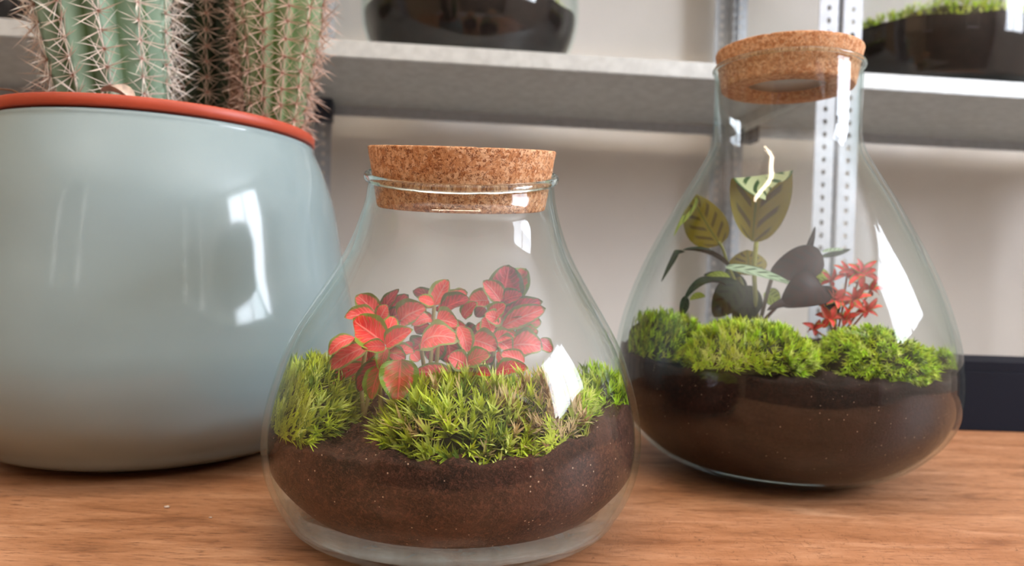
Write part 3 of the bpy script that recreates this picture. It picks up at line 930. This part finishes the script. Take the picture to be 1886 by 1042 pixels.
plant1('pale pink-red plant in the centre of the round jar foliage', (760, 780), 2.72, [
    (560, 440, 745, 345, 150, 'pink', 0, -.03, .14), (790, 330, 882, 158, 105, 'pink', .04, .02, .04), (800, 300, 648, 232, 78, 'dark', .08, .03, .08), (790, 320, 680, 282, 66, 'bright', .0, -.03, .1),
    (820, 350, 1012, 245, 90, 'pink', .06, .03, .1), (830, 370, 1030, 290, 110, 'dark', .02, 0, .12), (930, 300, 990, 225, 80, 'pink', .12, .03, .1),
    (770, 420, 640, 470, 100, 'pink', .0, -.05, .15), (700, 600, 955, 560, 185, 'pink', -.18, -.06, .26), (800, 440, 955, 470, 130, 'pink', -.10, -.05, .26),
    (955, 470, 1012, 650, 95, 'pink', -.12, -.03, .15), (1000, 725, 878, 665, 118, 'pink', -.2, -.03, .1), (1005, 710, 1162, 655, 115, 'green', -.2, -.03, .1),
    (1000, 740, 1058, 800, 74, 'green', -.2, -.03, .1), (940, 790, 1030, 760, 60, 'green', -.18, -.02, .1), (1065, 765, 1170, 795, 80, 'bright', -.2, -.03, .1),
    (905, 800, 660, 770, 110, 'pink', -.08, -.05, .1), (660, 500, 760, 460, 90, 'dark', .02, 0, .1), (740, 560, 640, 640, 110, 'dark', .03, 0, .1),
    (820, 560, 760, 700, 130, 'dark', .05, 0, .1), (880, 560, 900, 720, 130, 'dark', .06, 0, .1), (640, 640, 690, 700, 80, 'pink', -.02, 0, .1),
], [(790, 330, .04), (700, 590, -.14), (1000, 720, -.18), (820, 440, -.06)])
plant1('dark red plant with the tallest leaf at the right of the round jar', (1190, 720), 2.86, [
    (1235, 305, 1285, 62, 190, 'dark', 0, .02, .04), (1262, 310, 1395, 85, 160, 'green', .05, .04, .05), (1228, 305, 1112, 168, 112, 'pink', -.03, .0, .08), (1250, 300, 1380, 262, 90, 'dark', -.05, -.03, .1),
    (1240, 400, 1508, 305, 110, 'dark', -.04, -.02, .08), (1240, 470, 1530, 350, 115, 'pink', -.06, -.03, .08), (1160, 420, 1268, 325, 110, 'bright', -.08, -.02, .08), (1240, 440, 1440, 330, 170, 'green', -.02, 0, .08),
    (1150, 300, 1008, 315, 115, 'pink', -.02, -.03, .1), (980, 410, 1075, 312, 95, 'bright', -.08, -.02, .1), (1230, 430, 1120, 395, 95, 'pink', -.08, -.04, .1), (1170, 500, 1125, 400, 110, 'pink', -.1, 0, .1),
    (1190, 510, 1060, 470, 100, 'pink', -.08, -.03, .1), (1030, 560, 1215, 628, 130, 'pink', -.16, -.03, .16), (1180, 560, 1330, 535, 90, 'pink', -.12, -.03, .1), (1200, 560, 1300, 640, 110, 'pink', -.14, -.03, .1),
    (1300, 600, 1510, 610, 170, 'pink', -.1, -.02, .15), (1330, 560, 1480, 500, 130, 'green', -.02, 0, .1), (1340, 480, 1500, 440, 110, 'green', .02, 0, .1), (1480, 560, 1570, 640, 80, 'pink', -.02, 0, .1),
    (1385, 710, 1225, 645, 90, 'pink', -.2, -.03, .1), (1190, 780, 1415, 750, 105, 'bright', -.24, -.05, .12), (1230, 690, 1200, 640, 70, 'bright', -.2, -.03, .1),
    (1120, 480, 1060, 560, 100, 'dark', .0, 0, .1), (1180, 620, 1080, 700, 130, 'dark', -.05, 0, .1), (1080, 480, 1000, 540, 100, 'dark', .02, 0, .1), (1260, 640, 1380, 700, 130, 'dark', -.05, 0, .1),
], [(1235, 310, 0), (1220, 450, -.06), (1190, 530, -.1), (1200, 760, -.2)])


# --- striped-leaf plant in the tall jar (0.384 px per zoom px)
def z2(x, y): return 1130 + x * 0.384, 280 + y * 0.384


D2 = 3.75
CLAMP = (J2C, in2)
org = at(*z2(680, 830), D2); org[2] = h2(org[0], org[1])
cal = thing('calathea_plant', 'striped-leaf plant with one tall olive leaf standing in the tall jar', 'plant', org)


def cleaf(b, tt, w, mat, dd=0, de=0, arch=.08, cup=.12, face=(0, -1, .3), shape=.8, name='leaf', ruffle=0.0, flip=False):
    B = at(*z2(*b), D2 + dd); E = at(*z2(*tt), D2 + dd + de)
    return leaf(cal, org, B, E, w * .384 / FPX * (D2 + dd), MAT['cal_' + mat], arch=arch if not flip else -arch, cup=cup, face=face, shape=shape, name=name, ruffle=ruffle, nu=20, nv=12)


# tall leaf: underside towards the viewer, its tip folded forward and hanging down
def tall_leaf():
    w = 300 * .384 / FPX * D2
    base = at(*z2(685, 428), D2); fold = at(*z2(712, 128), D2 - .01)
    T = fold - base; L = np.linalg.norm(T); T /= L
    F = np.array([0, -1.0, 0]); F -= T * (F @ T); F /= np.linalg.norm(F); W = np.cross(T, F)
    V, UV = [], []; nu, nv = 34, 16
    tot = L * 1.75
    for i in range(nu + 1):
        u = i / nu; s = u * tot
        hw = w / 2 * (math.sin(math.pi * min(1, (u * 0.98 + .005)) ** 0.97)) ** 0.5
        for q in np.linspace(-1, 1, nv + 1):
            sf = L * (1.0 + 0.10 * q)          # the fold runs up to the right
            rr = 0.022
            if s <= sf: c = base + T * s; off = 0
            else:
                e = s - sf; a = min(math.pi * 0.75, e / rr)
                c = base + T * (sf + rr * math.sin(a)) + F * rr * (1 - math.cos(a))
                ex = max(0, e - rr * math.pi * 0.75)
                c = c - T * ex * 0.50 + F * ex * 0.70
            V.append(c + W * hw * q - F * 0.20 * w * (1 - q * q) * (1 if s <= sf else .9)); UV.append((u, q * .5 + .5))
    n = nv + 1
    Fc = [[i * n + j, (i + 1) * n + j, (i + 1) * n + j + 1, i * n + j + 1] for i in range(nu) for j in range(nv)]
    return mesh_obj('leaf', V, Fc, MAT['cal_olive'], cal, org, uvs=UV)


o = tall_leaf(); o['label'] = 'olive leaf with pale striped folded tip'
GC = srgb(128, 132, 60)
def cstem(pts, r=.010, col=GC): stem(cal, org, [at(*z2(x, y), D2 + d) for x, y, d in pts], r, col, 'petiole')
cstem([(690, 840, 0), (680, 680, 0), (672, 560, 0), (685, 430, 0)], .012, srgb(150, 150, 66))
cstem([(660, 800, .02), (600, 650, .02), (545, 540, .03), (530, 470, .03), (505, 430, .03)], .008)
cstem([(690, 830, .05), (640, 700, .08), (600, 600, .1)], .012, srgb(96, 100, 44))
cstem([(700, 830, .03), (730, 700, .05), (760, 600, .05)], .010, srgb(90, 70, 50))
cstem([(700, 830, .03), (820, 700, .0), (900, 620, .0)], .009, srgb(96, 60, 50))
back = (0, 1, -.2)
o = cleaf((512, 446), (368, 200), 215, 'olive', .03, .03, .05, .1, back, .72)
cleaf((400, 220), (222, 400), 80, 'lime', .06, -.04, -.12, .3, (-.3, -1, .6))
cleaf((560, 560), (330, 470), 70, 'dark', -.02, -.05, .10, .35, (0, -.25, 1)); cleaf((345, 478), (132, 622), 62, 'dark', -.06, -.06, .10, .35, (0, -.35, 1))
cleaf((660, 590), (640, 468), 190, 'olive', .14, .04, .05, .1, back, .9)
cleaf((535, 552), (868, 640), 92, 'silver', -.08, -.06, .04, .1, (0, -.6, 1), .7)
cleaf((1005, 500), (748, 585), 165, 'purple', -.02, -.03, .05, .1, (0, -1, .1), .75)
cleaf((1010, 660), (800, 740), 190, 'purple', -.12, -.06, .22, .2, (0, -1, .6), .8)
cleaf((1000, 640), (1060, 800), 90, 'purple', -.08, -.02, .12, .2, (0, -1, .4))
cleaf((900, 740), (735, 760), 60, 'purple', -.14, -.06, .16, .2, (0, -.8, .9))
cleaf((915, 490), (966, 355), 34, 'purple', .05, 0, .0, .9, (0, -1, .1), .45, 'rolled_leaf')
cleaf((1000, 505), (1140, 465), 46, 'dark', .02, .03, -.08, .3, (0, -.5, 1)); cleaf((1000, 480), (1120, 470), 34, 'silver', .04, .03, .05, .1, (0, -.6, 1))
cleaf((540, 640), (335, 720), 66, 'dark', -.04, -.05, .24, .3, (0, -.4, 1)); cleaf((345, 690), (325, 790), 46, 'dark', -.08, 0, .1, .3, (0, -1, .4))
cleaf((600, 620), (480, 790), 150, 'dark', .02, -.03, .12, .2, (0, -1, .3)); cleaf((660, 640), (590, 830), 140, 'dark', .03, .0, .1, .2, (0, -1, .3)); cleaf((560, 640), (430, 590), 70, 'dark', .06, 0, .1, .2, (0, -.8, 1))
cleaf((560, 600), (440, 600), 46, 'lime', .02, 0, .1, .2, (0, -.8, 1)); cleaf((440, 690), (365, 710), 46, 'lime', .02, 0, .1, .2, (0, -.8, 1))
cleaf((940, 610), (1035, 585), 90, 'lime', .08, .0, .1, .1, (0, -1, .3)); cleaf((720, 680), (800, 720), 90, 'lime', .1, .0, .1, .1, (0, -1, .3)); cleaf((620, 700), (540, 560), 90, 'dark', .12, .0, .1, .1, (0, -1, .3))

# small red plant at the right of the tall jar
org2 = at(*z2(1060, 850), 3.70); org2[2] = h2(org2[0], org2[1])
fit = thing('fittonia_plant', 'small orange-red plant with narrow leaves at the right in the tall jar', 'plant', org2)
for (cx_, cy_, dd, nl, ln, wd) in ((1120, 590, .02, 7, 85, 34), (1185, 585, 0, 8, 100, 44), (1235, 660, .04, 7, 80, 34), (1060, 710, -.06, 8, 85, 46), (1150, 710, -.03, 8, 85, 36),
                                   (1210, 760, 0, 7, 80, 34), (1030, 800, -.1, 6, 75, 46), (1110, 800, -.06, 7, 70, 36), (960, 850, -.1, 5, 55, 38), (1040, 620, .05, 5, 70, 34)):
    cpt = at(*z2(cx_, cy_), 3.70 + dd)
    stem(fit, org2, [org2, (org2 + cpt) / 2 + np.array([0.01, 0, .01]), cpt], .005, srgb(150, 90, 60))
    for q in range(nl):
        a = q * 2 * math.pi / nl + rng.uniform(-.3, .3)
        ll = ln * rng.uniform(.75, 1.15)
        e = at(*z2(cx_ + ll * math.cos(a), cy_ - ll * .75 * math.sin(a) - 12), 3.70 + dd + rng.uniform(-.05, .05))
        leaf(fit, org2, cpt, e, wd * .8 * .384 / FPX * 3.7, MAT['fit_small' if rng.random() < .7 else 'fit_bright'], arch=rng.uniform(.08, .2), cup=.2, face=(rng.uniform(-.4, .4), -1, rng.uniform(.3, 1.2)), nu=8, nv=4)

CLAMP = None
# ------------------------------------------------------------------ big glazed pot with its inner pot and cacti
PC = (-1.953, 4.048); PH = 1.655
PR = [0.60, 0.762, 0.870, 0.985, 1.050, 1.076, 1.062, 1.032, 0.994, 0.969, 0.948, 0.924, 0.897, 0.857, 0.808]
r_, z_ = profile(PR, PH, 90)
prof = [(0, 0.02), (r_[0] * .8, 0.02), (r_[0], 0.0)] + list(zip(r_, z_))[1:] + [(r_[-1] + .002, PH + .012), (r_[-1] - .012, PH + .022), (r_[-1] - .03, PH + .012)] + \
       [(a - .045, b) for a, b in list(zip(r_, z_))[:6:-1]] + [(0.0, 0.10)]
v, f = lathe(prof, *PC, n=160)
tag(mesh_obj('planter_pot', v, f, MAT['glaze'], None, (*PC, 0)), 'large glossy pale grey-green glazed planter at the left edge', 'pot')
ip = [(0, .12), (.56, .12), (.58, .14), (.70, 1.35), (.735, PH + .028), (.806, PH + .030), (.812, PH + .036), (.812, PH + .078), (.806, PH + .084), (.755, PH + .084), (.745, PH + .07), (.70, 1.34), (.57, .16), (0, .16)]
v, f = lathe(ip, *PC, n=160)
inner_pot = mesh_obj('nursery_pot', v, f, MAT['terracotta'], None, (*PC, .12))
tag(inner_pot, 'orange plastic inner pot whose rim shows above the glazed planter', 'pot')
cs = soil('potting_soil', 'dry soil inside the orange inner pot around the cacti', PC, lambda z: 0 * z + .70, lambda x, y: 1.50 + .012 * math.sin(x * 20 + y * 9), 1.38, MAT['soil1'])


def cactus(label, base, top, r0, r1, ribs, green, green2, spine_c, spine_tip, seed, slen, corky=False, gexp=0.8, phase=0.0):
    r = np.random.default_rng(seed)
    base, top = np.asarray(base, float), np.asarray(top, float)
    ax = top - base; L = np.linalg.norm(ax); ax /= L
    org = base.copy()
    t = thing('columnar_cactus', label, 'cactus', org)
    X = np.cross([0, 1, 0], ax); X /= np.linalg.norm(X); Y = np.cross(ax, X)
    nph = ribs * 10; nz = 70; V = []; Cc = []
    rough = 0.17

    def rr(s):
        k = r0 + (r1 - r0) * min(1, s * 1.9) ** gexp
        if s > .85: k *= math.sqrt(max(0.0, 1 - ((s - .85) / .15) ** 2)) * .98 + .02
        return k
    for i in range(nz + 1):
        s = i / nz; R = rr(s)
        tw = .05 * math.sin(s * 5 + seed)
        for j in range(nph):
            ph = 2 * math.pi * j / nph
            q = abs(math.sin(ribs * (ph) / 2))          # 0 at crest
            crest = 1 - q ** 1.3
            aer = 0.03 * math.cos(s * L / 0.088 * 2 * math.pi) * (crest ** 4)
            rad = R * (1 - rough * q ** 1.25 + aer)
            V.append(base + ax * s * L + rad * (math.cos(ph + tw + phase) * X + math.sin(ph + tw + phase) * Y))
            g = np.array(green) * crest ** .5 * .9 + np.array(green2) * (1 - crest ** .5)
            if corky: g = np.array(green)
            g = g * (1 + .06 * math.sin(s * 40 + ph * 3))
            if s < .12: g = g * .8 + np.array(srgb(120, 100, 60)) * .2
            Cc.append(g)
    V.append(base + ax * (L * 1.0)); Cc.append(np.array(green)); V = np.array(V)
    F = [[i * nph + j, i * nph + (j + 1) % nph, (i + 1) * nph + (j + 1) % nph, (i + 1) * nph + j] for i in range(nz) for j in range(nph)]
    F += [[nz * nph + j, nz * nph + (j + 1) % nph, (nz + 1) * nph] for j in range(nph)]
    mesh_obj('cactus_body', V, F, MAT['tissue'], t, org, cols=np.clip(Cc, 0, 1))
    # spines: every areole carries a star of them
    Vs, Fs, Cs = [], [], []; n0 = 0
    am = []; an = 0; AV, AF, AC = [], [], []
    step = 0.088
    for k in range(ribs):
        ph0 = 2 * math.pi * k / ribs
        for m_ in range(int(L / step)):
            s = (m_ + .5 + r.uniform(-.06, .06) + (k % 2) * .3) * step / L
            if s > .97: continue
            tw = .05 * math.sin(s * 5 + seed)
            R = rr(s) * 1.015
            nrm = math.cos(ph0 + tw + phase) * X + math.sin(ph0 + tw + phase) * Y
            if nrm[1] > 0.55: continue      # far side against the other stems
            P = base + ax * s * L + R * nrm
            W = np.cross(ax, nrm)
            ns = 13
            for q in range(ns):
                a = 2 * math.pi * q / ns + r.uniform(-.25, .25)
                central = q % 4 == 0
                out = r.uniform(.7, 1.3) if central else r.uniform(.12, .5)
                D = nrm * out + W * math.cos(a) + ax * (math.sin(a) * .95 - .15)
                D /= np.linalg.norm(D)
                Ls = slen * r.uniform(.55, 1.0) * (1.3 if central else 1)
                w = 0.0034 if central else 0.0026
                sd = np.cross(D, nrm + .01); sd /= np.linalg.norm(sd) + 1e-9; u2 = np.cross(D, sd)
                tri = [P + sd * w, P - sd * w * .5 + u2 * w * .87, P - sd * w * .5 - u2 * w * .87]
                mid = P + D * Ls * .6
                tri2 = [mid + sd * w * .7, mid - sd * w * .35 + u2 * w * .6, mid - sd * w * .35 - u2 * w * .6]
                Vs.append(np.array(tri + tri2 + [P + D * Ls + ax * r.uniform(-.01, .01)]))
                Fs += [[n0, n0 + 1, n0 + 4, n0 + 3], [n0 + 1, n0 + 2, n0 + 5, n0 + 4], [n0 + 2, n0, n0 + 3, n0 + 5], [n0 + 3, n0 + 4, n0 + 6], [n0 + 4, n0 + 5, n0 + 6], [n0 + 5, n0 + 3, n0 + 6]]; n0 += 7
                vv = r.uniform(.8, 1.15)
                Cs.append(np.array([np.array(spine_c) * .4 + np.array(spine_tip) * .6] * 3 + [np.array(spine_tip) * vv] * 3 + [np.array(spine_tip) * vv]))
            # felted areole
            av, af = [], []
            for a in range(6): av.append(P + .011 * (math.cos(a * math.pi / 3) * W + math.sin(a * math.pi / 3) * ax))
            av.append(P + nrm * .010)
            AV.append(np.array(av)); AF += [[an + a, an + (a + 1) % 6, an + 6] for a in range(6)]; an += 7
            AC.append(np.tile(np.array(spine_c), (7, 1)))
    o = mesh_obj('spines', np.concatenate(Vs), Fs, MAT['spine'], t, org, smooth=False, cols=np.clip(np.concatenate(Cs), 0, 1)); o['kind'] = 'stuff'
    o = mesh_obj('areoles', np.concatenate(AV), AF, MAT['spine'], t, org, cols=np.clip(np.concatenate(AC), 0, 1)); o['kind'] = 'stuff'
    return t


SPR = srgb(150, 84, 60); SPT = srgb(252, 238, 226)
zb_ = 1.49
def atz(px, py, d):
    return at(px, py, d)


b = at(212, 200, 3.78); t_ = at(190, 0, 3.78); d_ = (t_ - b) / (t_[2] - b[2])
cactus('thick pale green ribbed cactus at the left of the planter', b + d_ * (zb_ - b[2]), b + d_ * (3.4 - b[2]), 0.215, 0.335, 11, srgb(160, 188, 164), srgb(74, 98, 56), SPR, SPT, 21, .15)
b = at(506, 235, 4.2); t_ = at(516, 0, 4.2); d_ = (t_ - b) / (t_[2] - b[2])
cactus('narrower green ribbed cactus at the right of the planter', b + d_ * (zb_ - b[2]), b + d_ * (3.2 - b[2]), 0.12, 0.24, 12, srgb(164, 182, 140), srgb(84, 116, 50), SPR, srgb(236, 204, 186), 22, .13, gexp=1.2)
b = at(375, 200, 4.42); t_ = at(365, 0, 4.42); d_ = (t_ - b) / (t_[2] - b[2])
cactus('green cactus with shade painted into its dark colour, between and behind the two lighter ones', b + d_ * (zb_ - b[2]), b + d_ * (3.5 - b[2]), 0.20, 0.27, 12, srgb(64, 78, 50), srgb(28, 36, 22), SPR, srgb(228, 202, 184), 23, .12)  # greens darkened to paint in the shade behind the other stems
# corky brown base of an old stem
b = at(436, 230, 4.25); t_ = at(440, 90, 4.25)
co = b.copy(); co[2] = zb_
k_ = MB(); pts = [co, b * .6 + t_ * .4, t_]; P = np.array([np.array(pts[0]) * (1 - q) + np.array(pts[2]) * q for q in np.linspace(0, 1, 26)])
k_.tube(P, [.045 + .006 * math.sin(q * 2.3) + .004 * math.sin(q * 5.1) for q in range(26)], 14, c=srgb(150, 112, 92))
stump = k_.build('cactus_stump', MAT['tissue'], None, co)
tag(stump, 'thin corky brown cactus stem beside the right cactus', 'cactus')

# bits lying in the pot
lo = at(228, 186, 3.50); dl = thing('dry_leaf', 'curled pinkish dry leaf lying at the foot of the left cactus', 'leaf', lo)
leaf(dl, lo, at(248, 190, 3.42), at(185, 170, 3.46), .075, MAT['dry'], 'blade', arch=.12, cup=.5, face=(0, -.4, 1))
tw = MB(); tw.tube([at(-30, 172, 3.55), at(0, 164, 3.55), at(22, 166, 3.53), at(38, 173, 3.5), at(50, 184, 3.5), at(56, 196, 3.5)], [.003, .004, .004, .004, .004, .004], 6, c=srgb(132, 92, 64))
tag(tw.build('dry_twig', MAT['tissue'], None, at(50, 184, 3.5)), 'thin bent dry twig sticking up behind the planter rim at far left', 'twig')

# crumbs on the table
for (px, py, sz, lb) in ((308, 936, .012, 'tiny pale wood crumb on the table below the planter'), (388, 955, .007, 'tiny dark crumb right of the pale crumb on the table')):
    d = 1350 / (py - 503 - (px - 943) * .031)
    p = at(px, py, d); p[2] = 0
    v = rng.normal(0, 1, (14, 3)); v /= np.linalg.norm(v, axis=1)[:, None]
    import bmesh
    bm = bmesh.new(); bmesh.ops.create_icosphere(bm, subdivisions=2, radius=1)
    vv = np.array([k.co for k in bm.verts]); ff = [[q.index for q in k.verts] for k in bm.faces]; bm.free()
    vv = vv * (1 + .25 * np.sin(vv[:, :1] * 5 + vv[:, 1:2] * 4)) * np.array([sz, sz * .7, sz * .35]); vv[:, 2] -= vv[:, 2].min()
    tag(mesh_obj('wood_crumb', vv + p, ff, MAT['dry' if 'pale' in lb else 'soil1'], None, p), lb, 'crumb')


# ------------------------------------------------------------------ terrariums on the shelf
def shelf_point(a, b): return room(a, b, SH_Z + SH_LIP)


def shelf_jar(px, depth, rad, H, soil_z, dome, label, lsoil, lmoss, lcork, seed):
    p = at(px, 60, depth); a = p @ EX; bb = p @ EY
    C = room(a, bb, 0); z0 = SH_Z + SH_LIP + .001
    rad = np.array(rad)
    prof, _ = jar_shell(rad, H, .03, .08, .02)
    prof = [(r, z + z0) for r, z in prof]
    t = thing('glass_bowl', label, 'terrarium', (C[0], C[1], z0), 'planted glass bowls on the steel shelf')
    v, f = lathe(prof, C[0], C[1], 96); mesh_obj('glass_wall', v, f, MAT['glass3'], t, (C[0], C[1], z0))
    ri = rin(rad, H, .034); inner = lambda z: ri(z - z0)
    hf = lambda x, y: z0 + soil_z + dome * math.exp(-(((x - C[0]) ** 2 + (y - C[1]) ** 2) / .6)) + .02 * math.sin(x * 9 + y * 5)
    soil('potting_soil', lsoil, (C[0], C[1]), inner, hf, z0 + .09, MAT['soil3'], n=96)
    R = float(ri(soil_z))
    moss_clump('moss_cushion', lmoss, (C[0], C[1]), inner, (C[0], C[1], z0 + soil_z - .02), (R * 1.0, R * 1.0, dome + .12), 900, .07, PAL2, nb=8, keep_front=False, seed=seed)
    cork('cork_stopper', lcork, C[0], C[1], z0 + H - .08, z0 + H + .14, rad[-1] * .84, rad[-1] * .96, MAT['cork_soft'], 0, False)


SHP = np.array([.74, .80, .86, .93, .98, 1.0, .99, .94, .84, .74, .62, .52, .47, .46, .46])
shelf_jar(866, 8.35, SHP * 1.22, 2.3, .66, .05, 'glass bowl of black soil standing on the shelf above the round jar', 'black soil in the shelf bowl above the round jar', 'thin rim of moss in the shelf bowl above the round jar', 'cork stopper of the shelf bowl above the round jar', 31)
shelf_jar(1722, 8.75, np.array([.82, .88, .92, .96, .99] + list(SHP[5:])) * 1.18, 2.3, .66, .26, 'glass bowl of black soil on the shelf right of the tall jar neck', 'black soil in the shelf bowl at the far right', 'bright moss crest in the shelf bowl at the far right', 'cork stopper of the shelf bowl at the far right', 32)
shelf_jar(-135, 8.0, SHP * 1.12, 2.2, .80, .10, 'glass bowl of black soil on the shelf at the top left behind the cactus', 'black soil in the shelf bowl at the top left', 'moss in the shelf bowl at the top left', 'cork stopper of the shelf bowl at the top left', 33)

for o in list(bpy.data.objects):
    if 'org' in o.keys(): del o['org']
